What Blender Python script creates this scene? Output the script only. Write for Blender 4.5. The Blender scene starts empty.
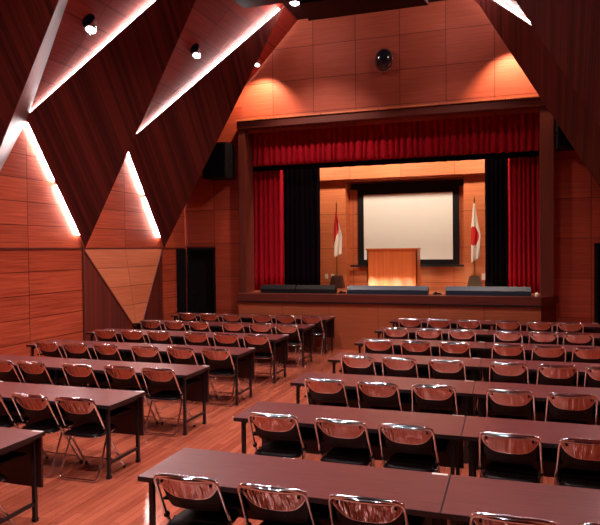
import bpy, math, random
from mathutils import Vector, Matrix
random.seed(4)
SC = bpy.context.scene
COL = SC.collection

# ------------------------------------------------------------------ camera
def make_camera():
    f, yaw, pitch, roll, h = 628.56, 0.3246, -0.0212, -0.0109, 2.1142
    cd = bpy.data.cameras.new('camera'); cam = bpy.data.objects.new('camera', cd); COL.objects.link(cam)
    cd.sensor_fit = 'HORIZONTAL'; cd.sensor_width = 36.0; cd.lens = f / 600 * 36.0
    cd.clip_start = 0.05; cd.clip_end = 200
    cy, sy = math.cos(yaw), math.sin(yaw)
    fw = Vector((-sy, cy, 0)); rt = Vector((cy, sy, 0)); up = Vector((0, 0, 1))
    cp, sp = math.cos(pitch), math.sin(pitch)
    fw2 = cp * fw + sp * up; up2 = -sp * fw + cp * up
    cr, sr = math.cos(roll), math.sin(roll)
    r3 = cr * rt + sr * up2; u3 = -sr * rt + cr * up2
    m = Matrix((r3, u3, -fw2)).transposed().to_4x4(); m.translation = Vector((0, 0, h))
    cam.matrix_world = m
    SC.camera = cam
make_camera()

# ------------------------------------------------------------------ exposure, world, lamps
SC.view_settings.view_transform = 'Standard'
SC.view_settings.look = 'None'
SC.view_settings.gamma = 1.0
SC.view_settings.exposure = 0.0
SC.view_settings.use_curve_mapping = False
w = bpy.data.worlds.new('hall_air'); SC.world = w; w.use_nodes = True
w.node_tree.nodes['Background'].inputs[0].default_value = (0.5, 0.2, 0.17, 1)
w.node_tree.nodes['Background'].inputs[1].default_value = 0.03

CX = -2.6                     # centre line of the hall
WL, WR = -7.3, 2 * CX + 7.3   # side walls
YB, YN = 13.2, -4.5           # stage wall, rear wall
PINK = (1.0, 0.84, 0.82)
WARM = (1.0, 0.76, 0.56)

def lamp(name, kind, loc, aim, power, color, size=0.3, angle=60, blend=0.5, parent=None, size_y=None):
    d = bpy.data.lights.new(name, kind); d.energy = power; d.color = color
    if kind == 'AREA':
        d.size = size
        if size_y: d.shape = 'RECTANGLE'; d.size_y = size_y
        else: d.shape = 'DISK'
    else:
        d.shadow_soft_size = size
    if kind == 'SPOT':
        d.spot_size = math.radians(angle); d.spot_blend = blend
    o = bpy.data.objects.new(name, d); COL.objects.link(o)
    v = Vector(aim) - Vector(loc)
    o.location = loc; o.rotation_euler = v.to_track_quat('-Z', 'Y').to_euler()
    if parent:
        o.parent = parent; o.matrix_parent_inverse = parent.matrix_world.inverted()
    return o

# downlights added to light the seats; unseen spots without fixtures under the flat ceiling
for x in (-5.2 + 0.9, CX, 0.0 - 0.9):
    for y in (1.2, 4.4, 7.4, 10.2):
        lamp('added_downlight', 'SPOT', (x, y, 6.5), (x, y + 0.3, 0), 310, PINK, size=0.09, angle=100, blend=0.8)
# unseen fill spots added to brighten the side walls and their plates
for y in (3.5, 7.0, 10.3):
    lamp('side_wall_fill', 'SPOT', (CX + 0.8, y, 6.5), (WL, y + 0.4, 1.2), 490, (1.0, 0.76, 0.70), size=0.12, angle=70, blend=0.8)
    lamp('side_wall_fill', 'SPOT', (CX - 0.8, y, 6.5), (WR, y + 0.4, 1.6), 270, (1.0, 0.76, 0.70), size=0.12, angle=80, blend=0.8)
# unseen fill spots added to light the valance and stage wall from mid-hall
for x, xa, pw in ((-4.6, -3.6, 250), (-2.6, -4.4, 120), (-0.9, -1.2, 80)):
    lamp('stage_wall_fill', 'SPOT', (x, 10.8, 6.5), (xa, 13.4, 3.5), pw, (1.0, 0.76, 0.66), size=0.06, angle=66, blend=0.8)
# stage battens hung behind the valance
for x in (-4.6, CX, -0.6):
    lamp('stage_batten', 'AREA', (x, 13.85, 4.85), (x, 15.2, 1.6), 66, WARM, size=1.0, size_y=0.25)

# ------------------------------------------------------------------ materials
def new_mat(name):
    m = bpy.data.materials.new(name); m.use_nodes = True
    nt = m.node_tree; b = nt.nodes['Principled BSDF']
    return m, nt, b
def plain(name, col, rough=0.5, metal=0.0, coat=0.0, emit=None, es=0.0, bump=0.0, bscale=60, var=0.12, aniso=0):
    m, nt, b = new_mat(name)
    N = nt.nodes; L = nt.links
    tc = N.new('ShaderNodeTexCoord'); no = N.new('ShaderNodeTexNoise'); no.inputs['Scale'].default_value = bscale
    L.new(tc.outputs['Object'], no.inputs['Vector'])
    mx = N.new('ShaderNodeMix'); mx.data_type = 'RGBA'
    mx.inputs['A'].default_value = (*[c * (1 - var) for c in col], 1); mx.inputs['B'].default_value = (*[min(1, c * (1 + var)) for c in col], 1)
    L.new(no.outputs['Fac'], mx.inputs['Factor']); L.new(mx.outputs['Result'], b.inputs['Base Color'])
    b.inputs['Roughness'].default_value = rough; b.inputs['Metallic'].default_value = metal
    b.inputs['Coat Weight'].default_value = coat
    if emit:
        b.inputs['Emission Color'].default_value = (*emit, 1); b.inputs['Emission Strength'].default_value = es
    if bump:
        bp = N.new('ShaderNodeBump'); bp.inputs['Strength'].default_value = bump; bp.inputs['Distance'].default_value = 0.03 if metal else 0.01
        L.new(no.outputs['Fac'], bp.inputs['Height']); L.new(bp.outputs['Normal'], b.inputs['Normal'])
    return m
def streak(m, sx, sz):
    nt = m.node_tree; no = [n for n in nt.nodes if n.type == 'TEX_NOISE'][0]; mp = nt.nodes.new('ShaderNodeMapping'); mp.inputs['Scale'].default_value = (sx, sx*.3, sz)
    src = no.inputs['Vector'].links[0].from_socket; nt.links.new(src, mp.inputs['Vector']); nt.links.new(mp.outputs[0], no.inputs['Vector'])
def wood(name, a, bcol, W=1.0, H=0.4, seam=0.008, tone=0.35, gu=1.2, gv=38, rough=0.4, coat=0.0, seamdark=0.25, stagger=0.0, spec=0.5):
    """veneer in UV metres: u runs along the grain; W x H boards with dark joints"""
    m, nt, b = new_mat(name); N = nt.nodes; L = nt.links
    def mth(op, x, y=None, z=None):
        n = N.new('ShaderNodeMath'); n.operation = op
        for i, v in enumerate((x, y, z)):
            if v is None: continue
            if isinstance(v, (int, float)): n.inputs[i].default_value = v
            else: L.new(v, n.inputs[i])
        return n.outputs[0]
    uv = N.new('ShaderNodeUVMap'); sp = N.new('ShaderNodeSeparateXYZ'); L.new(uv.outputs[0], sp.inputs[0])
    u0, v = sp.outputs[0], sp.outputs[1]
    vj = mth('DIVIDE', v, H); vi = mth('FLOOR', vj)
    u = u0
    if stagger:
        wn0 = N.new('ShaderNodeTexWhiteNoise'); wn0.noise_dimensions = '1D'; L.new(vi, wn0.inputs['W'])
        u = mth('ADD', u0, mth('MULTIPLY', wn0.outputs['Value'], stagger))
    uj = mth('DIVIDE', u, W); ui = mth('FLOOR', uj)
    cb = N.new('ShaderNodeCombineXYZ'); L.new(ui, cb.inputs[0]); L.new(vi, cb.inputs[1])
    wn = N.new('ShaderNodeTexWhiteNoise'); wn.noise_dimensions = '3D'; L.new(cb.outputs[0], wn.inputs['Vector'])
    gc = N.new('ShaderNodeCombineXYZ')
    L.new(mth('MULTIPLY', u, gu), gc.inputs[0]); L.new(mth('MULTIPLY', v, gv), gc.inputs[1]); L.new(mth('MULTIPLY', wn.outputs['Value'], 57.0), gc.inputs[2])
    no = N.new('ShaderNodeTexNoise'); no.inputs['Scale'].default_value = 1.0; no.inputs['Detail'].default_value = 4; no.inputs['Roughness'].default_value = 0.6
    L.new(gc.outputs[0], no.inputs['Vector'])
    g = mth('MULTIPLY_ADD', mth('SUBTRACT', no.outputs['Fac'], 0.5), 2.3, 0.5)
    fac = mth('ADD', mth('MULTIPLY', g, 1 - tone), mth('MULTIPLY', wn.outputs['Value'], tone))
    mx = N.new('ShaderNodeMix'); mx.data_type = 'RGBA'; mx.clamp_factor = True
    L.new(fac, mx.inputs['Factor']); mx.inputs['A'].default_value = (*a, 1); mx.inputs['B'].default_value = (*bcol, 1)
    du = mth('MULTIPLY', mth('SUBTRACT', 0.5, mth('ABSOLUTE', mth('SUBTRACT', mth('FRACT', uj), 0.5))), W)
    dv = mth('MULTIPLY', mth('SUBTRACT', 0.5, mth('ABSOLUTE', mth('SUBTRACT', mth('FRACT', vj), 0.5))), H)
    dm = mth('LESS_THAN', mth('MINIMUM', du, dv), seam)
    mm = N.new('ShaderNodeMix'); mm.data_type = 'RGBA'
    L.new(mth('MULTIPLY', dm, 1 - seamdark), mm.inputs['Factor']); L.new(mx.outputs['Result'], mm.inputs['A'])
    mm.inputs['B'].default_value = (*[c * 0.15 for c in a], 1)
    L.new(mm.outputs['Result'], b.inputs['Base Color'])
    b.inputs['Roughness'].default_value = rough; b.inputs['Coat Weight'].default_value = coat; b.inputs['Coat Roughness'].default_value = 0.12
    b.inputs['Specular IOR Level'].default_value = spec
    return m

M = {}
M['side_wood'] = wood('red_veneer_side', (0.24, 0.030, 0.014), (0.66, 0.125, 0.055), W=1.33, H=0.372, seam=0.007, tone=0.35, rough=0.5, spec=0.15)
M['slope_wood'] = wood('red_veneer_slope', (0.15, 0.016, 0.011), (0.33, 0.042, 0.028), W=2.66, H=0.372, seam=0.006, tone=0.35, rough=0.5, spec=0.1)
M['back_wood'] = wood('red_veneer_stage_wall', (0.30, 0.055, 0.030), (0.50, 0.12, 0.065), W=0.946, H=0.72, seam=0.007, tone=0.4, rough=0.6, spec=0.25)
M['back_side_wood'] = wood('red_veneer_beside_stage', (0.24, 0.030, 0.015), (0.60, 0.11, 0.055), W=0.99, H=0.77, seam=0.007, tone=0.5, rough=0.4)
M['apron_wood'] = wood('stage_apron_veneer', (0.33, 0.075, 0.03), (0.52, 0.14, 0.055), W=1.05, H=1.4, seam=0.005, tone=0.3, rough=0.4)
M['gold_wood'] = wood('golden_veneer', (0.50, 0.12, 0.045), (0.72, 0.235, 0.095), W=1.25, H=0.86, seam=0.006, tone=0.3, rough=0.42)
M['light_tri'] = wood('pale_veneer', (0.46, 0.11, 0.045), (0.78, 0.26, 0.12), W=1.33, H=0.372, seam=0.006, tone=0.5, rough=0.42)
M['plate_wood'] = wood('dark_plank_veneer', (0.016, 0.003, 0.003), (0.150, 0.020, 0.015), W=9, H=0.06, seam=0.001, tone=0.5, gu=0.4, gv=34, rough=0.42, spec=0.22)
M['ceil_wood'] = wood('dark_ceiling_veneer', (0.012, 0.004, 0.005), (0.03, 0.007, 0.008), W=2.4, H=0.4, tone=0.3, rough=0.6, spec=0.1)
M['dark_tri'] = wood('dark_red_planks', (0.07, 0.011, 0.008), (0.20, 0.030, 0.016), W=9, H=0.11, seam=0.004, tone=0.55, gu=0.6, gv=22, rough=0.42)
M['frame_wood'] = wood('stage_frame_wood', (0.085, 0.017, 0.012), (0.17, 0.038, 0.026), W=9, H=2, seam=0.0, tone=0.2, rough=0.35)
M['floor'] = wood('parquet', (0.28, 0.055, 0.030), (0.60, 0.155, 0.085), W=0.92, H=0.076, seam=0.0012, tone=0.55, gu=3, gv=45, rough=0.17, coat=0.4, stagger=0.9)
M['stage_floor'] = wood('stage_boards', (0.30, 0.08, 0.035), (0.45, 0.14, 0.06), W=1.8, H=0.09, seam=0.002, tone=0.4, rough=0.28, stagger=0.9)
M['podium'] = wood('podium_veneer', (0.55, 0.12, 0.035), (0.78, 0.22, 0.06), W=9, H=9, seam=0, tone=0.1, gu=0.6, gv=20, rough=0.35)
M['table'] = wood('walnut_laminate', (0.085, 0.017, 0.016), (0.195, 0.045, 0.043), W=9, H=9, seam=0, tone=0.0, gu=3, gv=120, rough=0.36, coat=0.1)
M['edge'] = plain('dark_edge_band', (0.022, 0.010, 0.012), 0.4)
M['panel_brown'] = wood('modesty_board', (0.030, 0.008, 0.007), (0.070, 0.018, 0.014), W=9, H=9, seam=0, tone=0.0, gu=3, gv=80, rough=0.45)
M['black_steel'] = plain('black_enamel_steel', (0.010, 0.010, 0.014), 0.35)
M['black'] = plain('matt_black', (0.008, 0.007, 0.009), 0.6)
M['void'] = plain('black_drape', (0.006, 0.004, 0.007), 0.9)
M['chrome'] = plain('chrome', (0.78, 0.86, 0.95), 0.08, 1.0, var=0.02)
M['shell'] = plain('polished_steel_shell', (0.44, 0.26, 0.235), 0.07, 1.0, bump=0.8, bscale=9, var=0.05)
streak(M['shell'], 3.2, .2)
M['vinyl'] = plain('dark_brown_vinyl', (0.008, 0.003, 0.004), 0.42, bump=0.15, bscale=220)
M['rubber'] = plain('black_rubber', (0.012, 0.012, 0.012), 0.7)
M['screw'] = plain('dark_screw', (0.03, 0.02, 0.02), 0.3, 1.0)
M['red_velvet'] = plain('red_velvet', (0.42, 0.007, 0.020), 0.85, bump=0.2, bscale=300)
M['void'].node_tree.nodes['Principled BSDF'].inputs['Specular IOR Level'].default_value = 0.0
M['black'].node_tree.nodes['Principled BSDF'].inputs['Specular IOR Level'].default_value = 0.15
M['red_velvet'].node_tree.nodes['Principled BSDF'].inputs['Specular IOR Level'].default_value = 0.1
M['vinyl'].node_tree.nodes['Principled BSDF'].inputs['Specular IOR Level'].default_value = 0.25
M['tube'] = plain('fluorescent_tube', (0.9, 0.9, 0.9), 0.4, emit=(1.0, 0.93, 0.92), es=56)
M['lens'] = plain('lit_lamp_face', (0.9, 0.9, 0.9), 0.3, emit=(1.0, 0.90, 0.84), es=14)
M['screen'] = plain('projection_cloth', (0.78, 0.80, 0.78), 0.8, var=0.03, bscale=3)
M['white'] = plain('white_cloth', (0.85, 0.78, 0.70), 0.8)
M['red_cloth'] = plain('red_cloth', (0.62, 0.012, 0.014), 0.8)
M['white_plastic'] = plain('white_plastic', (0.80, 0.74, 0.68), 0.4)
M['grey_metal'] = plain('slate_blue_steel', (0.022, 0.034, 0.058), 0.35, 0.2)
M['brown_base'] = plain('dark_brown_lacquer', (0.045, 0.016, 0.012), 0.35)
M['brass'] = plain('aged_brass', (0.35, 0.17, 0.06), 0.35, 1.0)
M['gloss_black'] = plain('gloss_black', (0.012, 0.014, 0.022), 0.08, coat=1.0)
M['bulb_y'] = plain('amber_bulb', (0.9, 0.6, 0.2), 0.3, emit=(1.0, 0.62, 0.16), es=25)
M['bulb_r'] = plain('red_bulb', (0.9, 0.2, 0.1), 0.3, emit=(1.0, 0.16, 0.08), es=12)
M['bulb_g'] = plain('green_bulb', (0.4, 0.8, 0.3), 0.3, emit=(0.40, 0.9, 0.25), es=6)
M['bulb_off'] = plain('unlit_bulb', (0.10, 0.09, 0.09), 0.2)
M['bulb_v'] = plain('violet_bulb', (0.9, 0.5, 0.7), 0.3, emit=(1.0, 0.55, 0.75), es=12)

# ------------------------------------------------------------------ mesh helpers
class MB:
    def __init__(s): s.v = []; s.f = []; s.uv = []; s.mi = []; s.sm = []
    def poly(s, pts, uvs=None, mi=0, smooth=False):
        i = len(s.v); s.v += [tuple(p) for p in pts]; s.f.append(tuple(range(i, i + len(pts))))
        s.uv.append(uvs or [(p[0], p[2]) for p in pts]); s.mi.append(mi); s.sm.append(smooth)
    def box(s, x0, y0, z0, x1, y1, z1, mi=0, along='x'):
        def q(ps, n):
            o = []
            for p in ps:
                if along == 'x': a = p[0] if n != 0 else p[1]; b = p[2] if n != 2 else p[1]
                elif along == 'y': a = p[1] if n != 1 else p[0]; b = p[2] if n != 2 else p[0]
                else: a = p[2] if n != 2 else p[0]; b = p[0] if n != 0 else p[1]
                o.append((a, b))
            s.poly(ps, o, mi)
        q([(x0,y0,z0),(x1,y0,z0),(x1,y0,z1),(x0,y0,z1)],1); q([(x1,y1,z0),(x0,y1,z0),(x0,y1,z1),(x1,y1,z1)],1)
        q([(x0,y1,z0),(x0,y0,z0),(x0,y0,z1),(x0,y1,z1)],0); q([(x1,y0,z0),(x1,y1,z0),(x1,y1,z1),(x1,y0,z1)],0)
        q([(x0,y0,z1),(x1,y0,z1),(x1,y1,z1),(x0,y1,z1)],2); q([(x0,y1,z0),(x1,y1,z0),(x1,y0,z0),(x0,y0,z0)],2)
    def grid(s, P, mi=0, smooth=True, close_u=False, uvs=None, mf=None):
        """P[i][j] points"""
        n, m = len(P), len(P[0]); i0 = len(s.v)
        for r in P: s.v += [tuple(p) for p in r]
        for i in range(n - 1):
            for j in range(m if close_u else m - 1):
                j2 = (j + 1) % m
                s.f.append((i0+i*m+j, i0+i*m+j2, i0+(i+1)*m+j2, i0+(i+1)*m+j))
                s.uv.append([(P[a][b][0] , P[a][b][2]) for a, b in ((i,j),(i,j2),(i+1,j2),(i+1,j))])
                s.mi.append(mf(i, j) if mf else mi); s.sm.append(smooth)
    def tube(s, pts, r, seg=8, mi=0, closed=False, caps=True):
        pts = [Vector(p) for p in pts]; n = len(pts); rings = []; nrm = None
        for i in range(n):
            if closed: t = (pts[(i+1) % n] - pts[i-1])
            else: t = pts[min(i+1, n-1)] - pts[max(i-1, 0)]
            t.normalize()
            if nrm is None:
                nrm = t.cross(Vector((0.31, 0.2, 0.93)));
                if nrm.length < 0.1: nrm = t.cross(Vector((1, 0, 0)))
            nrm = (nrm - t * nrm.dot(t)).normalized(); b = t.cross(nrm)
            rings.append([tuple(pts[i] + r * (math.cos(a) * nrm + math.sin(a) * b)) for a in [2*math.pi*k/seg for k in range(seg)]])
        if closed: rings.append(rings[0])
        s.grid(rings, mi, True, True)
        if caps and not closed: s.poly(rings[0][::-1], None, mi); s.poly(rings[-1], None, mi)
    def lathe(s, prof, c=(0,0,0), axis='z', seg=24, mi=0, capped=True, smooth=True):
        rings = []
        for r, h in prof:
            ring = []
            for k in range(seg):
                a = 2*math.pi*k/seg; x, y = r*math.cos(a), r*math.sin(a)
                p = (x, y, h) if axis == 'z' else ((x, -h, y) if axis == 'y' else (h, x, y))
                ring.append((c[0]+p[0], c[1]+p[1], c[2]+p[2]))
            rings.append(ring)
        s.grid(rings, mi, smooth, True)
        if capped: s.poly(rings[0][::-1], None, mi); s.poly(rings[-1], None, mi)
    def build(s, name, mats, parent=None, bevel=0.0):
        me = bpy.data.meshes.new(name); me.from_pydata(s.v, [], s.f)
        ul = me.uv_layers.new(name='UVMap'); k = 0; flat = []
        for u in s.uv:
            for a in u: flat += [a[0], a[1]]
        ul.data.foreach_set('uv', flat)
        if not isinstance(mats, (list, tuple)): mats = [mats]
        for m in mats: me.materials.append(m)
        me.polygons.foreach_set('material_index', s.mi); me.polygons.foreach_set('use_smooth', s.sm); me.update()
        o = bpy.data.objects.new(name, me); COL.objects.link(o)
        if bevel:
            b = o.modifiers.new('edge_round', 'BEVEL'); b.width = bevel; b.segments = 2; b.limit_method = 'ANGLE'; b.angle_limit = 0.9
        if parent: o.parent = parent
        return o
def fillet(pts, r, n=5):
    """round the corners of a polyline"""
    pts = [Vector(p) for p in pts]; out = [pts[0]]
    for i in range(1, len(pts) - 1):
        a, b, c = pts[i-1], pts[i], pts[i+1]
        d1 = (a - b); d2 = (c - b); q = min(r, d1.length * .49, d2.length * .49)
        p1 = b + d1.normalized() * q; p2 = b + d2.normalized() * q
        for k in range(n + 1):
            t = k / n; out.append((1-t)**2 * p1 + 2*t*(1-t) * b + t*t * p2)
    out.append(pts[-1]); return out
def tag(o, label=None, cat=None, group=None, kind=None):
    if label: o['label'] = label
    if cat: o['category'] = cat
    if group: o['group'] = group
    if kind: o['kind'] = kind
    return o
def thing(name, loc, label, cat, group=None, rz=0):
    o = bpy.data.objects.new(name, None); COL.objects.link(o); o.location = loc; o.rotation_euler.z = rz
    o.empty_display_size = 0.1
    tag(o, label, cat, group); bpy.context.view_layer.update(); return o
def struct(o): o['kind'] = 'structure'; return o
def copy_tree(o, parent=None):
    c = o.copy(); COL.objects.link(c); c.parent = parent
    for ch in o.children: copy_tree(ch, c)
    return c
def mir(x, side): return x if side < 0 else 2 * CX - x

# ------------------------------------------------------------------ the hall
T = 0.12
b = MB(); b.poly([(WL-.5, YN, 0), (WR+.5, YN, 0), (WR+.5, 16.5, 0), (WL-.5, 16.5, 0)], [(YN, WL-.5), (YN, WR+.5), (16.5, WR+.5), (16.5, WL-.5)])
struct(b.build('floor', M['floor']))
ZK, ZB, XA, ZA = 4.2, 2.17, -4.43, 7.15
PER = 2.70; YK0 = 8.12 - PER * 5
def side_wall(s, name):
    x = mir(WL, s); xo = x + s * T
    b = MB()
    for (y0, y1, z0, z1) in ((YN, YB, 0, ZK),):
        b.poly([(x,y0,z0),(x,y1,z0),(x,y1,z1),(x,y0,z1)], [(y - 8.12, z - ZB) for y, z in ((y0,z0),(y1,z0),(y1,z1),(y0,z1))])
        b.poly([(xo,y0,z0),(xo,y0,z1),(xo,y1,z1),(xo,y1,z0)])
    return struct(b.build(name, M['side_wood']))
side_wall(-1, 'wall_left'); side_wall(1, 'wall_right')
SL = math.hypot(XA - WL, ZA - ZK)
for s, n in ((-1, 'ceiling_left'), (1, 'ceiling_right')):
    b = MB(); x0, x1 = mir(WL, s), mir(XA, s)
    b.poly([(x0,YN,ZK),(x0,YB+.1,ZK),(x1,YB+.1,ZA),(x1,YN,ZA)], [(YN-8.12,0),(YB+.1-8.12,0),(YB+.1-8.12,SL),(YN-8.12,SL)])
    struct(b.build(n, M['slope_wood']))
b = MB(); b.box(XA-.05, YN, ZA, mir(XA,1)+.05, YB+.3, ZA+.1, along='y'); struct(b.build('ceiling', M['ceil_wood']))
b = MB(); b.poly([(WL,YN,0),(WR,YN,0),(WR,YN,ZA),(WL,YN,ZA)]); struct(b.build('wall_rear', M['plate_wood']))

# stage wall, with the stage opening and the two side doors cut out
FX0, FX1 = -5.80, 0.63        # outer faces of the stage frame
FZ = 4.94
DX0, DX1 = -7.24, -6.51       # left door
def off(pts, ox, oz): return [(p[0]-ox, p[2]-oz) for p in pts]
def wallpoly(b, pts, ox, oz, mi): b.poly(pts, off(pts, ox, oz), mi)
b = MB()
def rect(x0, x1, z0, z1, ox, oz, mi):
    wallpoly(b, [(x0,YB,z0),(x1,YB,z0),(x1,YB,z1),(x0,YB,z1)], ox, oz, mi)
# above the opening
wallpoly(b, [(FX0,YB,FZ-.2),(FX1,YB,FZ-.2),(FX1,YB,ZA+.2),(FX0,YB,ZA+.2)], -4.09, 5.84, 0)
# left of the stage
rect(WL, FX0, ZB, ZK, -6.53, 2.27, 1); rect(WL, FX0, ZK, ZA, -6.53, 2.27, 1); rect(DX1, FX0, 0, ZB, -6.53, 2.27, 1); rect(WL, DX0, 0, ZB, -6.53, 2.27, 1)
rx0, rx1 = 1.50, 2.04
rect(FX1, WR, ZB, ZA, 1.45, 2.27, 1); rect(FX1, rx0, 0, ZB, 1.45, 2.27, 1); rect(rx1, WR, 0, ZB, 1.45, 2.27, 1)
struct(b.build('wall_back', [M['back_wood'], M['back_side_wood']]))

# trim rails
for s, n in ((-1, 'trim_1'), (1, 'trim_2')):
    x = mir(WL, s); b = MB(); b.box(min(x, x - s*.02), YN, ZB-.015, max(x, x - s*.02), YB, ZB+.015, along='y'); struct(b.build(n, M['dark_tri']))
b = MB(); b.box(WL, YB-.02, ZB, DX1, YB, ZB+.03); struct(b.build('trim_3', M['dark_tri']))
# door recesses
for k, (x0, x1, hx) in enumerate(((DX0, DX1, .10), (rx0, rx1, .62)), 1):
    d = bpy.data.objects.new('door_%d' % k, None); COL.objects.link(d); struct(d)
    if k == 1:
        b = MB(); b.box(WL+.004, 12.78, 0, WL+.03, YB-.03, ZB-.02); b.build('side_leaf', M['black'], d)
    b = MB(); b.box(x0, YB+.14, 0, x1, YB+.19, ZB); b.build('door_leaf', M['gloss_black' if 0 else 'black'], d)
    b = MB(); b.box(x0, YB-.02, 0, x0+.06, YB+.2, ZB); b.box(x1-.06, YB-.02, 0, x1, YB+.2, ZB); b.box(x0, YB-.02, ZB-.05, x1, YB+.2, ZB); b.build('door_frame', M['black'], d)
    b = MB(); b.lathe([(.012,0),(.012,.05),(.028,.055),(.03,.08),(.015,.095)], (x0+hx, YB+.14, 1.12), 'y', 14); b.build('door_handle', M['chrome'], d)

# ---- folded dark plates with fluorescent tubes behind their near edges
def plate(s, yk, label):
    x = mir(WL, s); xa = mir(XA, s); d = -s
    K = Vector((x + d*.09, yk-.11, ZK+.03)); B = Vector((x + d*.07, yk+1.33, ZB+.01)); A = Vector((xa + d*.06, yk+1.33+.02, ZA-.08))
    y2 = min(yk+PER, YB-.01); K2 = Vector((x + d*.02, y2, ZK))
    c = thing('folded_wall_plate', (x, yk+1.33, ZB), label, 'wall panel', 'dark folded plates along the side walls')
    if yk < 9: A.y -= .20
    O = c.location
    def tri(b, P, Q, R, du, th):
        n = (Q-P).cross(R-P).normalized()
        if n.x * d < 0 : n = -n
        back = [p - n*th for p in (P,Q,R)]
        e = du.normalized(); f = n.cross(e)
        uv = lambda ps: [((p-K).dot((B-K).normalized())+4.2, (p-P).dot(f)+1.0) for p in ps]
        F = [P-O, Q-O, R-O]; Bk = [p-O for p in back]
        b.poly(F, uv([P,Q,R])); b.poly(Bk[::-1], uv([P,Q,R][::-1]))
        for i in range(3):
            j = (i+1) % 3; b.poly([F[i], Bk[i], Bk[j], F[j]], [(0,0.01),(0,0.05),(1,0.05),(1,0.01)])
    b = MB(); tri(b, K, B, A, B-K, .03); b.build('front_facet', M['plate_wood'], c)
    b = MB(); tri(b, A, B, K2, B-K, .03); b.build('rear_facet', M['plate_wood'], c)
    # tubes
    Kw = Vector((x + d*.035, yk-.11, ZK+.03)); Bw = Vector((x + d*.035, yk+1.33, ZB)); Aw = Vector((xa, A.y, ZA-.01))
    for (P, Q, spans, oy) in ((Kw, Bw, ((.04,.45),(.49,.88)), .03), (Kw + Vector((0,0,.02)), Aw, ((.005,.33),(.335,.65),(.655,.97)), .03)):
        dn = Vector((0,0,0))
        if Q is Aw: dn = Vector((d*.026, 0, -.026))
        for (a0, a1) in spans:
            p = P.lerp(Q, a0) + dn + Vector((0,oy,0)); q = P.lerp(Q, a1) + dn + Vector((0,oy,0))
            b = MB(); b.tube([p-O, q-O], .018 if Q is Aw else .028, 8); tb = b.build('fluorescent_tube', M['tube'], c)
    return c
WHERE = {(-1,-1): 'left wall plate cut off by the top left corner, nearest the camera', (-1,0): 'middle of the three dark triangular plates on the left wall',
         (-1,1): 'dark triangular plate on the left wall closest to the stage',
         (1,1): 'dark triangular plate on the right wall closest to the stage', (1,0): 'dark plank-faced plate in the upper right corner, beyond the lit gap'}
for s in (-1, 1):
    for k in (-1, 0, 1):
        if (s, k) == (1, -1): continue      # behind the camera's view on the right
        plate(s, 8.12 + PER*k, WHERE[(s,k)])

# ---- lower left wall: pale inverted triangle leaning out between two dark plank facets
c = thing('folded_wainscot', (WL, 10.78, 0), 'pale inverted wood triangle between dark plank facets on the lower left wall', 'wall panel')
def face(b, pts, e, f, o):
    O = c.location; b.poly([Vector(p)-O for p in pts], [((Vector(p)-o).dot(e), (Vector(p)-o).dot(f)) for p in pts])
B1, B2, D, D0 = (WL+.02,9.45,ZB-.02), (WL+.02,12.13,ZB-.02), (WL+.27,10.80,.45), (WL+.27,10.80,0)
Y, Z = Vector((0,1,0)), Vector((0,0,1)); o0 = Vector((WL,8.12+.0,ZB))
b = MB(); face(b, [B1, D, B2], Y, Z, Vector((WL, 9.45+1.33*.98, ZB))); b.build('light_triangle', M['light_tri'], c)
F1, F2 = (WL+.02,9.45,0), (WL+.02,12.13,0)
for nm, ps in (('dark_facet', [B1, F1, D]), ('dark_facet', [F1, D0, D]), ('dark_facet', [B2, D, F2]), ('dark_facet', [F2, D, D0])):
    pass
b = MB(); face(b, [B1, F1, D], Z, Y, o0); face(b, [F1, D0, D], Z, Y, o0); b.build('dark_facet', M['dark_tri'], c)
b = MB(); face(b, [B2, D, F2], Z, Y, o0); face(b, [F2, D, D0], Z, Y, o0); b.build('dark_facet', M['dark_tri'], c)
b = MB(); O = c.location
for p, q in ((B1, D), (B1, F1), (D, D0)): b.tube([Vector(p)-O, Vector(q)-O], .022, 6)
b.build('edge_strip', M['frame_wood'], c)
b = MB()
for p, q in ((B2, D), (B2, F2)): b.tube([Vector(p)-O, Vector(q)-O], .012, 6)
b.build('edge_strip', M['frame_wood'], c)

# ---- flat panels hung under the middle of the ceiling
def hung(x0n, x0f, y0, y1, z, label):
    c = thing('hung_ceiling_panel', (CX, (y0+y1)/2, z), label, 'ceiling panel', 'dark flat panels under the ceiling')
    b = MB(); O = c.location
    P = [(x0n,y0),(mir(x0n,1),y0),(mir(x0f,1),y1),(x0f,y1)]
    lo = [(p[0]-O.x, p[1]-O.y, 0) for p in P]; hi = [(p[0], p[1], .09) for p in lo]
    b.poly(lo, [(p[1], p[0]) for p in lo]); b.poly(hi[::-1], [(p[1], p[0]) for p in hi[::-1]])
    for i in range(4): j=(i+1)%4; b.poly([lo[i],lo[j],hi[j],hi[i]], [(0,0.02),(1,0.02),(1,.1),(0,.1)])
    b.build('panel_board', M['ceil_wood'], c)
    b = MB()
    for hx in (-1.2, 1.2): b.tube([(hx,0,.08),(hx,0,ZA-z)], .012, 6)
    b.build('hanger_rod', M['black_steel'], c)
hung(-4.78, -4.69, 9.3, 10.85, 6.6, 'dark flat ceiling panel whose corner enters the top edge, nearer the camera')
hung(-3.66, -3.76, 11.0, 11.88, 6.6, 'dark flat ceiling panel above the stage wall, nearest the stage')

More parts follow.
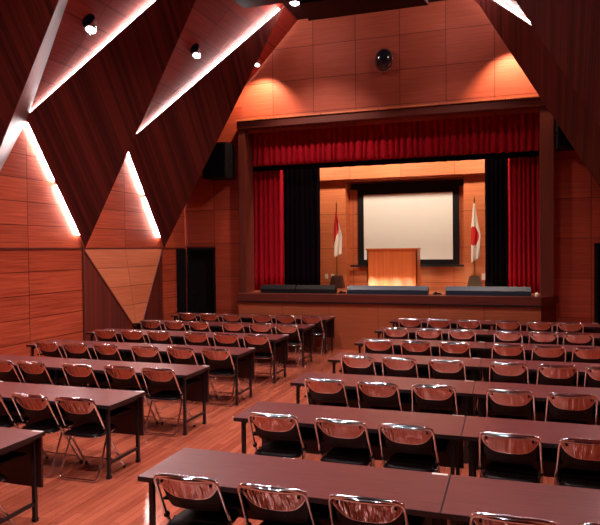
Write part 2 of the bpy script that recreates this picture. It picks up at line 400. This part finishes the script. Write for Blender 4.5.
# ------------------------------------------------------------------ stage
ZS = 1.147; YA = 12.77
b = MB()
O0 = -5.76; X1 = 0.53
c = thing('stage_platform', ((O0+X1)/2, 13.0, 0), 'raised wooden stage platform with dark nosing across the end of the hall', 'stage')
O = c.location
outl = [(O0, YA), (X1, YA), (0.80, YB), (0.80, YB)]
b = MB(); b.box(O0-O.x, YA+.03-O.y, 0, X1-O.x, YB+.02-O.y, ZS-.16); b.build('apron', M['apron_wood'], c)
b = MB(); q = [(X1-.01, YA+.03), (0.82, YB)]; b.poly([(q[0][0]-O.x,q[0][1]-O.y,0),(q[1][0]-O.x,q[1][1]-O.y,0),(q[1][0]-O.x,q[1][1]-O.y,ZS-.16),(q[0][0]-O.x,q[0][1]-O.y,ZS-.16)]); b.build('side_return', M['dark_tri'], c)  # darker wood on this return stands in for the weaker light it gets
b = MB()
P = [(O0-.03, YA), (X1, YA), (0.86, YB), (-6.0+.15, YB)]
lo = [(p[0]-O.x, p[1]-O.y, ZS-.16) for p in P]; hi = [(p[0], p[1], ZS) for p in lo]
b.poly(hi, [(p[0], p[1]) for p in hi])
for i in range(4): j=(i+1)%4; b.poly([lo[i],lo[j],hi[j],hi[i]], [(lo[i][0],0),(lo[j][0],0),(lo[j][0],.16),(lo[i][0],.16)])
b.build('nosing', M['frame_wood'], c)
b = MB(); b.box(O0-.02-O.x, YA-.006-O.y, ZS-.19, X1-O.x, YA+.04-O.y, ZS-.16); b.build('shadow_gap_strip', M['black'], c)
b = MB(); b.poly([(-6.2-O.x,YB+.01-O.y,ZS+.004),(1.2-O.x,YB+.01-O.y,ZS+.004),(1.2-O.x,16.4-O.y,ZS+.004),(-6.2-O.x,16.4-O.y,ZS+.004)], [(-6.2,12.9),(1.2,12.9),(1.2,16.4),(-6.2,16.4)])
b.build('stage_boards', M['stage_floor'], c)
# proscenium frame
YF = 12.98
c = thing('proscenium_arch', (CX, YF, ZS), 'dark reddish wooden frame around the stage opening', 'stage frame')
def loc(b, x0,y0,z0,x1,y1,z1, along='x'): b.box(x0-c.location.x, y0-c.location.y, z0-c.location.z, x1-c.location.x, y1-c.location.y, z1-c.location.z, along=along)
for x0, x1 in ((FX0, FX0+.155), (FX1-.10, FX1+.14)):
    b = MB(); loc(b, x0, YF, ZS, x1, YB+.25, FZ+.04, 'z'); b.build('column', M['frame_wood'], c, .01)
b = MB(); loc(b, FX0-.02, YF-.03, FZ-.12, FX1+.15, YB+.22, FZ+.04); b.build('lintel', M['frame_wood'], c, .01)
b = MB(); loc(b, FX0-.02, YF-.07, FZ+.04, FX1+.15, YB+.02, FZ+.075); b.build('cap_moulding', M['gold_wood'], c)
# stage house
b = MB(); b.box(-6.6, YB+.26, ZS-.1, -6.5, 16.4, 6.0); struct(b.build('wall_stage_left', M['void']))
b = MB(); b.box(1.3, YB+.26, ZS-.1, 1.4, 16.4, 6.0); struct(b.build('wall_stage_right', M['void']))
b = MB(); b.box(-6.6, YB+.26, 5.6, 1.4, 16.4, 5.7); struct(b.build('ceiling_stage', M['void']))
# golden rear wall of the stage with the alcove for the screen
XL, XR = -3.93, -1.06; YR = 15.3; YV = 15.66
b = MB()
def grect(x0,x1,z0,z1,y): b.poly([(x0,y,z0),(x1,y,z0),(x1,y,z1),(x0,y,z1)], [(x+ .02*3.9,z-2.12) for x,z in ((x0,z0),(x1,z0),(x1,z1),(x0,z1))])
grect(-6.5, XL, ZS, 5.6, YR); grect(XR, 1.3, ZS, 5.6, YR); grect(XL, XR, 3.80, 5.6, YR); grect(XL, XR, ZS, 3.80, YV)
for x in (XL, XR): b.poly([(x,YR,ZS),(x,YV,ZS),(x,YV,3.8),(x,YR,3.8)], [(YR,ZS),(YV,ZS),(YV,3.8),(YR,3.8)])
b.poly([(XL,YR,3.8),(XR,YR,3.8),(XR,YV,3.8),(XL,YV,3.8)])
struct(b.build('wall_stage_rear', M['gold_wood']))
b = MB(); b.box(-5.6, 15.06, 3.82, 0.5, YR, 4.6); struct(b.build('trim_4', M['gold_wood']))

# screen
c = thing('projection_screen', (-2.44, 15.6, 1.7), 'blank cream projection screen in a black border behind the podium', 'screen')
b = MB(); b.box(-1.25, -.02, 0.0, 1.25, .03, 1.92); b.box(-1.42, -.05, 1.90, 1.36, .04, 2.05); b.build('black_border', M['black'], c)
b = MB(); b.box(-1.09, -.03, .13, 1.10, -.021, 1.76); b.build('screen_cloth', M['screen'], c)
b = MB(); b.box(-1.44, -.06, -.05, 1.40, -.02, .0); b.build('bottom_bar', M['black_steel'], c)

# podium
c = thing('podium', (-2.555, 14.3, ZS+.004), 'orange-brown wooden podium standing in the middle of the stage', 'podium')
b = MB()
b.poly([(-.57,-.22,0),(.57,-.22,0),(.57,-.22,.93),(-.57,-.22,.93)], [(0,0),(0,1.14),(.93,1.14),(.93,0)]); b.build('front_panel', M['podium'], c)
for x in (-.57, .54):
    b = MB(); b.box(x, -.22, 0, x+.03, .25, .93, along='z'); b.build('side_panel', M['podium'], c)
b = MB(); b.box(-.59, -.25, .93, .59, .27, .96); b.build('top_board', M['podium'], c, .004)
b = MB(); b.box(-.54, -.18, .45, .54, .22, .475); b.build('inner_shelf', M['podium'], c)

# curtains
def drape(name, x0, x1, y, z0, z1, folds, amp, mat, label, cat, group=None, jitter=.3, hemj=0.0, pinch=False):
    n = folds * 10; c = bpy.data.objects.new
    rnd = random.Random(int(abs(x0*100)+abs(z0*10)))
    ph = 0; xs = []; P = []
    offs = [rnd.uniform(-jitter, jitter) for _ in range(folds+2)]; amps = [amp*rnd.uniform(.7,1.25) for _ in range(folds+2)]
    rows = 10
    for j in range(rows+1):
        t = j/rows; z = z1 + (z0-z1)*t; row = []
        for i in range(n+1):
            q = i/10; k = int(q); fr = q-k
            a = amps[k]*(1-fr)+amps[k+1]*fr; o_ = offs[k]*(1-fr)+offs[k+1]*fr
            s_ = 1 - 2*abs(math.sin(math.pi*(q + o_*(0.3+.7*t))))**.8
            x = x0 + (x1-x0)*i/n + .012*math.sin(3*t+k)*t
            yy = a*s_*((.45+.55*t) if pinch else (.75+.25*t))
            row.append((x - (x0+x1)/2, yy, z - z0 + hemj*math.sin(q*1.7)*t))
        P.append(row)
    b = MB(); b.grid(P); o = b.build(name, mat); o.location = ((x0+x1)/2, y, z0)
    m = o.modifiers.new('cloth_thickness', 'SOLIDIFY'); m.thickness = .006
    return tag(o, label, cat, group)
drape('stage_valance', -5.80, .58, 13.48, 4.03, 4.95, 47, .075, M['red_velvet'], 'gathered red valance hanging along the top of the stage opening', 'curtain', pinch=True)
drape('border_curtain', -5.82, .65, 13.60, 3.93, 4.95, 20, .03, M['void'], 'black border curtain showing just under the red valance', 'curtain')
drape('stage_curtain', -5.90, -5.02, 13.76, ZS+.01, 4.6, 7, .06, M['red_velvet'], 'red velvet stage curtain drawn back to the left side', 'curtain', 'red stage curtains')
drape('stage_curtain', -.07, .66, 13.76, ZS+.01, 4.6, 8, .05, M['red_velvet'], 'red velvet stage curtain drawn back to the right side', 'curtain', 'red stage curtains')
drape('leg_curtain', -5.16, -4.19, 13.94, ZS+.01, 4.7, 8, .04, M['void'], 'black leg curtain beside the left red curtain', 'curtain', 'black leg curtains')
drape('leg_curtain', -.53, .05, 13.94, ZS+.01, 4.7, 6, .04, M['void'], 'black leg curtain beside the right red curtain', 'curtain', 'black leg curtains')

# flags
def flag(x, label, kind, seedv):
    c = thing('flag_on_stand', (x, 14.9, ZS+.004), label, 'flag', None)
    b = MB(); b.grid([[(sx*w_, sy*w_*.8, z) for sx, sy in ((-1,-1),(1,-1),(1,1),(-1,1))] for w_, z in ((.17,0),(.17,.04),(.115,.29),(.10,.30),(.03,.32))], 0, False, True)
    b.poly([(-.17,-.136,0),(-.17,.136,0),(.17,.136,0),(.17,-.136,0)]); b.build('stand_base', M['brown_base'], c)
    b = MB(); b.tube([(0,0,.28),(0,0,2.02)], .014, 8); b.build('pole', M['brass'], c)
    b = MB(); b.lathe([(.004,2.0),(.022,2.03),(.016,2.07),(.003,2.13)], (0,0,0), 'z', 12); b.build('finial', M['brass'], c)
    # folded cloth: rows go down the pole, columns across the hanging folds
    n, m = 44, 36; P = []
    H0, H1 = (1.86, .74) if kind == 'rw' else (1.96, .60)
    for i in range(n+1):
        t = i/n
        wl = -.02 - .055*min(1, t*2.6); wr = .02 + (.13 if kind=='rw' else .12)*min(1, (t*1.9)**1.3) - .05*max(0, t-.55)
        row = []
        for j in range(m+1):
            q = j/m; x_ = wl + (wr-wl)*q
            f = .028*math.sin(q*11 + t*2.2)*(0.4+t) + .012*math.sin(q*23+1)
            sag = (.10*q - .0) * (t**3) * (1 if kind=='rw' else 1.1)
            row.append((x_, -.03 + f, H0 + (H1-H0)*t + sag - .05*(1-q)*0 ))
        P.append(row)
    if kind == 'rw':
        mf = lambda i, j: 1 if (j/m) > 1.0 - (i/n-.22)*2.0 + .04*math.sin(i*.5) else 0
        mats = [M['red_cloth'], M['white']]
    else:
        mf = lambda i, j: 1 if ((j/m-.30)/.52)**2 + ((i/n-.54)/.165)**2 < 1 else 0
        mats = [M['white'], M['red_cloth']]
    b = MB(); b.grid(P, mf=mf); o = b.build('flag_cloth', mats, c)
    md = o.modifiers.new('cloth_thickness', 'SOLIDIFY'); md.thickness = .004
flag(-4.06, 'red and white furled flag on a stand, left of the screen', 'rw', 1)
flag(-.80, 'white flag with a red disc on a stand, right of the screen', 'jp', 2)

# small things on the stage rear wall
for x, lb in ((-4.44, 'white wall socket left of the flag stand, the one nearer the curtain'), (-4.28, 'white wall socket left of the flag stand, the one nearer the flag')):
    b = MB(); b.box(-.04,-.012,-.06,.04,0,.06); b.box(-.015,-.016,-.035,.015,-.012,.035); o = b.build('wall_socket', M['white_plastic']); o.location = (x, YR, 1.42); tag(o, lb, 'wall socket', 'sockets behind the left flag')
b = MB(); b.box(-.06,-.05,0,.06,.05,.15); b.box(-.045,-.056,.03,.045,-.05,.12); o = b.build('small_box', M['white_plastic'], None, .006); o.location = (-.62, 14.75, 1.147+.14); 
o.location = (-.60, YR-.05, 1.35); tag(o, 'small white box on the wall right of the white flag', 'box')

# footlights along the stage edge
def foot(x0, x1, y, lit, label):
    L_ = x1 - x0; c = thing('footlight_trough', ((x0+x1)/2, y, ZS+.004), label, 'footlight', 'footlights along the stage edge')
    h = L_/2; mt = M['grey_metal'] if lit else M['black']
    b = MB(); prof = [(-.11,0),(-.10,.09),(-.03,.175),(.0,.175),(.0,.15),(-.08,.05),(.10,.02),(.10,0)]
    A_ = [(-h,)+p for p in prof]; B_ = [(h,)+p for p in prof]
    b.grid([A_, B_], 0, False, True); b.poly(A_[::-1]); b.poly(B_); b.build('housing', mt, c)
    n = max(2, int(L_/.35))
    for k in range(n+1):
        x = -h + L_*k/n; b = MB(); b.box(x-.006, -.05, .02, x+.006, .09, .135); b.build('divider', mt, c)
    cols = ['bulb_y','bulb_r','bulb_y','bulb_v','bulb_g'] if lit == 1 else (['bulb_g','bulb_r','bulb_off','bulb_g','bulb_off'] if lit == 2 else ['bulb_off'])
    n2 = int(L_/.17)
    for k in range(n2):
        x = -h + L_*(k+.5)/n2
        b = MB(); b.lathe([(.012,-.02),(.014,0),(.034,.03),(.038,.055),(.028,.08),(.006,.092)], (x, .0, .055), 'z', 10)
        b.build('bulb', M[cols[k % len(cols)]], c)
    if lit:
        m_ = 5 if lit == 1 else 4
        for k in range(m_):
            x = c.location.x - h + L_*(k+.5)/m_ if lit == 1 else c.location.x - h + .18 + .22*k
            col = ((1,.85,.5),(1,.7,.3),(1,.9,.62),(1,.75,.6),(1,.8,.4))[k] if lit == 1 else ((1,.35,.2),(.6,.9,.35),(1,.3,.2),(.55,.85,.4))[k]
            lamp('bulb_beam', 'SPOT', (x, y+.1, ZS+.09), (x - (x+2.55)*.25, 14.2, ZS+.16) if lit == 1 else (x-.05, 15.2, ZS+.18), 42 if lit == 1 else 30, col, size=.03, angle=26, blend=1.0, parent=c)
    return c
foot(-5.32, -4.51, 13.12, 0, 'black unlit footlight trough in front of the left red curtain')
foot(-4.48, -3.60, 13.12, 0, 'black unlit footlight trough in front of the left black curtain')
foot(-3.33, -1.63, 13.12, 1, 'lit footlight trough on the stage edge in front of the podium')
foot(-1.27, .36, 13.12, 2, 'long blue-grey footlight trough at the right end of the stage')
for x, lb in ((-3.46, 'small cable connector left of the podium footlight'), (-1.45, 'small cable connector right of the podium footlight')):
    b = MB(); b.box(-.05,-.03,0,.0,.03,.05); b.tube([(-.09,0,.015),(-.03,.01,.02),(.04,-.01,.02),(.09,.0,.015)], .012, 8); b.box(.02,-.025,0,.055,.025,.035)
    o = b.build('cable_connector', M['black'], None, .004); o.location = (x, 13.12, ZS+.004); tag(o, lb, 'connector', 'connectors between the footlights')
b = MB(); b.lathe([(.03,0),(.034,.02),(.03,.07),(.012,.08)], (0,0,0), 'z', 14); o = b.build('small_cup', M['white_plastic']); o.location = (.46, 12.9, ZS+.004); tag(o, 'tiny white cup on the right end of the stage edge', 'cup')

# round black fitting high over the stage
c = thing('round_wall_lamp', (-2.52, YB, 6.05), 'round glossy black lamp high on the wall above the stage', 'wall lamp')
b = MB(); b.lathe([(.19,0),(.20,.03),(.205,.06)], (0,0,0), 'y', 32); b.build('mounting_ring', M['black_steel'], c)
b = MB(); b.lathe([(.20,.06),(.195,.10),(.17,.15),(.11,.19),(.04,.205),(.005,.207)], (0,0,0), 'y', 32); b.build('glass_dome', M['gloss_black'], c)
b = MB(); b.tube([(.195*math.cos(a), -.07, .195*math.sin(a)) for a in [2*math.pi*k/32 for k in range(32)]], .014, 8, closed=True); b.build('chrome_ring', M['chrome'], c)
c.scale = (.95, 1, 1.2)

# big black speakers hung beside the stage
def speaker(x0, x1, z0, z1, label, tilt):
    c = thing('hanging_speaker', ((x0+x1)/2, 12.9, z0), label, 'speaker', 'black speakers beside the stage frame')
    w_ = (x1-x0)/2; h = z1-z0
    b = MB(); b.box(-w_, -.22, 0, w_, .25, h); b.build('cabinet', M['black'], c, .02)
    b = MB(); b.box(-w_+.03, -.235, .04, w_-.03, -.22, h-.04); b.build('grille', M['void'], c)
    b = MB(); b.box(-.15, .25, h*.3, .15, .30, h*.7); b.box(-w_-.02,-.02,h*.45,-w_,.05,h*.55); b.box(w_,-.02,h*.45,w_+.02,.05,h*.55); b.build('bracket', M['black_steel'], c)
speaker(-6.55, -5.98, 3.72, 4.50, 'black hung speaker left of the stage frame, half behind a dark plate', 0)
speaker(.82, 1.38, 3.95, 4.72, 'black hung speaker right of the stage frame, half behind a dark plate', 0)

# can spotlights on the sloping ceiling
def can(x, y, z, aim, label, power, col, sc=1.0, ang=70, beam=None):
    c = thing('can_spotlight', (x, y, z), label, 'spotlight', 'can spotlights on the sloping ceiling')
    n = Vector((.715, 0, -.70)) if x < CX else Vector((-.715, 0, -.70))
    q = n.to_track_quat('Z', 'Y').to_matrix()
    b = MB(); b.lathe([(.10*sc,.0),(.105*sc,.015),(.09*sc,.03),(.03*sc,.035)], (0,0,0), 'z', 20)
    b.v = [tuple(q @ Vector(p)) for p in b.v]; b.build('ceiling_plate', M['void'], c)
    d = (Vector(aim) - Vector((x,y,z))).normalized(); q2 = d.to_track_quat('Z', 'Y').to_matrix(); st = n*.10*sc
    b = MB(); b.tube([n*.03, st], .012, 8); b.build('swivel_arm', M['chrome'], c)
    b = MB(); b.lathe([(.02*sc,-.09*sc),(.042*sc,-.075*sc),(.045*sc,.0),(.07*sc,.07*sc),(.078*sc,.12*sc),(.07*sc,.12*sc),(.06*sc,.07*sc)], (0,0,0), 'z', 18, capped=False)
    b.v = [tuple(q2 @ Vector(p) + st) for p in b.v]; b.build('lamp_can', M['chrome'], c)
    b = MB(); b.lathe([(.068*sc,.095*sc),(.05*sc,.115*sc),(.02*sc,.122*sc),(.002,.123*sc)], (0,0,0), 'z', 18)
    b.v = [tuple(q2 @ Vector(p) + st) for p in b.v]; b.build('lit_bulb', M['lens'], c)
    if power:
        s = Vector((x,y,z)) + st + d*.16*sc
        lamp('spot_beam', 'SPOT', tuple(s), beam or tuple(s+d), power, col, size=.04, angle=ang, blend=.6, parent=c)
can(-5.98, 7.97, 5.57, (-5.4, 5.2, 1.0), 'chrome can spotlight on the ceiling slope nearest the camera', 250, PINK, 1.1)
can(-5.64, 10.66, 5.92, (-5.2, 7.6, 1.0), 'chrome can spotlight on the second ceiling slope', 250, PINK, 1.05)
can(-5.26, 12.70, 6.25, (-5.2, 12.2, 5.2), 'small glowing can spotlight lighting the wall left above the stage', 210, (1.0, .66, .40), .9, 105, (-5.30, 13.25, 5.0))
can(mir(-5.26,1), 12.70, 6.25, (.0, 12.2, 5.2), 'can spotlight lighting the wall right above the stage', 210, (1.0, .66, .40), .9, 105, (.10, 13.25, 5.0))
# recessed lamps in the slot between the hung panels
for x, lb in ((-4.0, 'bright round ceiling lamp in the slot left above the stage'), (-1.05, 'bright round ceiling lamp in the slot right above the stage')):
    c = thing('recessed_lamp', (x, 11.75, 6.93), lb, 'ceiling lamp', 'bright lamps in the ceiling slot')
    b = MB(); b.tube([(0,0,.12),(0,0,ZA-6.93)], .015, 8); b.lathe([(.10,0),(.12,.02),(.10,.12),(.03,.15)], (0,0,0), 'z', 20, capped=False); b.build('lamp_housing', M['chrome'], c)
    b = MB(); b.lathe([(.002,-.04),(.06,-.03),(.095,.0),(.095,.01)], (0,0,0), 'z', 20); b.build('lit_bulb', M['lens'], c)
    lamp('lamp_glow', 'POINT', (x, 11.9, 6.82), (x, 12, 6), 28, (1.0, .75, .68), size=.08, parent=c)

# ------------------------------------------------------------------ tables
TL, TD, TZ = 1.84, .60, .70
def make_table():
    r = thing('seminar_table', (0,0,0), 'x', 'table')      # origin: left near corner of the top, on the floor
    b = MB(); b.poly([(0.004,.004,TZ),(TL-.004,.004,TZ),(TL-.004,TD-.004,TZ),(.004,TD-.004,TZ)]); b.uv[-1] = [(p[0],p[1]) for p in b.v]
    b.build('table_top', M['table'], r)
    b = MB(); 
    b.box(0,0,TZ-.032,TL,TD,TZ-.001); b.build('edge_band', M['edge'], r, .004)
    for x in (.05, TL-.08):
        for y in (.045, TD-.075):
            b = MB(); b.box(x, y, 0.012, x+.03, y+.03, TZ-.03); b.box(x-.004, y-.004, 0, x+.034, y+.034, .03); b.build('leg', M['black_steel'], r)
        b = MB(); b.box(x+.004, .07, .13, x+.026, TD-.07, .155); b.build('foot_bar', M['black_steel'], r)
        b = MB(); b.box(x+.004, .04, TZ-.07, x+.026, TD-.04, TZ-.032); b.build('top_rail', M['black_steel'], r)
    b = MB(); b.box(.02, TD-.03, .26, TL-.02, TD-.010, TZ-.034); b.build('modesty_panel', M['panel_brown'], r)
    b = MB(); b.box(.12, .10, TZ-.17, TL-.12, TD-.08, TZ-.155); b.build('under_shelf', M['black'], r)
    return r
proto_t = make_table(); used_t = False
ORD = ['nearest', 'second nearest', 'third nearest', 'fourth nearest', 'fifth nearest', 'second farthest', 'farthest']
YR0, YL0, DP = 3.383, 3.427, 1.437
XRT, XLT = -2.23, -3.49
def place_table(x, y, label, group, sticker=False):
    global used_t
    o = proto_t if not used_t else copy_tree(proto_t)
    used_t = True
    o.location = (x, y, 0); o.scale.x = (1.865 if x > -3 else 1.77) / TL; o['label'] = label; o['group'] = group
    if sticker:
        b = MB(); b.box(TL-.11, TD-.035, TZ+.0005, TL-.015, TD-.008, TZ+.003); b.build('white_sticker', M['white_plastic'], o)
    return o
for i in range(7):
    y = YR0 + DP*i
    place_table(XRT, y, 'brown folding table beside the aisle in the %s row of the right block' % ORD[i], 'tables of the right block', i in (0, 1, 2))
    place_table(XRT + 1.868, y, 'brown folding table away from the aisle in the %s row of the right block' % ORD[i], 'tables of the right block')
for i in range(7):
    y = YL0 + DP*i
    place_table(XLT - 1.77, y, 'brown folding table beside the aisle in the %s row of the left block' % ORD[i], 'tables of the left block')
    if i >= 1:
        place_table(XLT - 3.543, y, 'brown folding table by the wall in the %s row of the left block' % ORD[i], 'tables of the left block', i > 1)

# ------------------------------------------------------------------ chairs
def make_chair():
    r = thing('folding_chair', (0,0,0), 'x', 'chair')      # origin: between the rear feet; faces +y
    W_ = .215
    # inverted-U frame: front foot up to the back top and down again
    def y_at(z):
        return .42 + (.12-.42)*(z/.46) if z < .46 else .12 + (-.05-.12)*((z-.46)/(.772-.46))
    pts = [(-W_,.42,.02),(-W_,.12,.46),(-W_+.010,-.05,.772),(W_-.010,-.05,.772),(W_,.12,.46),(W_,.42,.02)]
    pp = [Vector(pts[0])] + fillet(pts, .065, 6)[1:-1] + [Vector(pts[-1])]
    b = MB(); b.tube(pp, .0115, 8); b.build('back_frame', M['chrome'], r)
    # rear legs: loop from under the seat front down to the rear bar
    pts = [(-W_+.02,.20,.42),(-W_+.012,.0,.014),(W_-.012,.0,.014),(W_-.02,.20,.42)]
    b = MB(); b.tube(fillet(pts, .05, 5), .0105, 8); b.build('rear_leg_loop', M['chrome'], r)
    b = MB(); b.tube([(-W_,.358,.095),(W_,.358,.095)], .008, 6); b.build('front_stretcher', M['chrome'], r)
    for s in (-1, 1):
        b = MB(); b.tube([(s*W_,.414,.03),(s*W_,.430,.005)], .015, 8); b.build('foot_cap', M['rubber'], r)
        b = MB(); b.lathe([(.018,-.012),(.02,-.004),(.02,.012),(.010,.016)], (s*(W_-.004), .12, .46), 'x', 10); b.build('pivot', M['black_steel'], r)
    # seat
    P = []; n = 10
    def outline(k, inset):
        pts = []
        for q in range(24):
            a = 2*math.pi*q/24; ca, sa = math.cos(a), math.sin(a)
            ex = math.copysign(abs(ca)**.35, ca); ey = math.copysign(abs(sa)**.35, sa)
            wx = (.185 - .012*ey - inset); pts.append((ex*wx, .215 + ey*(.19-inset), k))
        return pts
    b = MB(); b.grid([outline(.400,.02), outline(.395,.0), outline(.41,-.002), outline(.428,.006), outline(.436,.03), outline(.438,.08)], 0, True, True)
    b.poly(outline(.438,.08)); b.poly(outline(.400,.02)[::-1]); b.build('seat', M['vinyl'], r)
    b = MB(); o_ = outline(.405,-.006); b.tube(o_, .007, 6, closed=True); b.build('seat_rim', M['chrome'], r)
    # curved backrest: straight upper edge, bowed lower edge
    def sheet(off, pw=4.2, zt=.757, depth=.118, wd=.198):
        P = []
        for j in range(9):
            t = j/8; row = []
            for i in range(25):
                s_ = -1 + 2*i/24
                low = depth * (1 - abs(s_)**pw) + .016
                z = zt - .012*abs(s_)**8 - low*t
                bow = .035*(1 - s_*s_)
                row.append((s_*wd, y_at(z) - bow + off + .012 + 0*t, z))
            P.append(row)
        return P
    S = sheet(0)
    b = MB(); b.grid(S); b.build('back_shell', M['shell'], r)
    S2 = sheet(.016, pw=14, depth=.215)
    b = MB(); b.grid([rw[::-1] for rw in S2]); b.build('back_cushion', M['vinyl'], r)
    b = MB()
    ed = [Vector(p) for p in S[-1]]; b.tube([e + Vector((0,.006,0)) for e in ed], .006, 6)
    b.tube([Vector(p) + Vector((0,.006,.002)) for p in S[0]], .014, 8)
    b.build('shell_trim', M['chrome'], r)
    for s in (-1, 1):
        x_ = s*.160; z_ = .729; y_ = y_at(z_) - .035*(1-(s*.160/.198)**2) + .008
        b = MB(); b.lathe([(.009,-.002),(.010,.003),(.006,.006)], (x_, y_, z_), 'y', 10); b.build('screw', M['screw'], r)
    return r
proto_c = make_chair(); used_c = False
NUM = ['first', 'second', 'third', 'fourth', 'fifth', 'sixth']
XR_ = [-1.84, -1.30, -.76, -.05, .48, .97]
XL_ = [-3.81, -4.34, -4.87, -5.57, -6.08, -6.60]
EX = {('R',1): [-1.84,-1.28,-.75,-.01,.52,1.0], ('R',2): [-1.83,-1.28,-.74,-.02,.52,.99], ('R',3): [-1.84,-1.30,-.75,-.04,.50,.98], ('R',0): [-1.84,-1.29,-.74,0.0,.52], ('L',1): [-3.80,-4.31,-4.85,-5.5], ('L',2): [-3.82,-4.33,-4.89,-5.56,-6.06],
      ('L',0): [-3.80,-4.3]}
rc = random.Random(11)
for blk, xs0, y0 in (('R', XR_, YR0), ('L', XL_, YL0)):
    for i in range(7):
        xs = EX.get((blk, i), xs0)
        for k, x in enumerate(xs):
            if (blk, i) == ('R', 1) and k > 4: continue
            if (blk, i) == ('L', 1) and k > 2: continue
            if (blk, i) == ('L', 0) and k > 0: continue
            o = proto_c if not used_c else copy_tree(proto_c)
            used_c = True
            o.location = (x + rc.uniform(-.012,.012), y0 + DP*i - .058 + rc.uniform(-.025,.02), 0)
            o.rotation_euler.z = rc.uniform(-.045,.045)
            o['label'] = 'chrome folding chair, %s from the aisle in the %s row of the %s block' % (NUM[k], ORD[i], 'right' if blk == 'R' else 'left')
            o['group'] = 'folding chairs of the %s block' % ('right' if blk == 'R' else 'left')
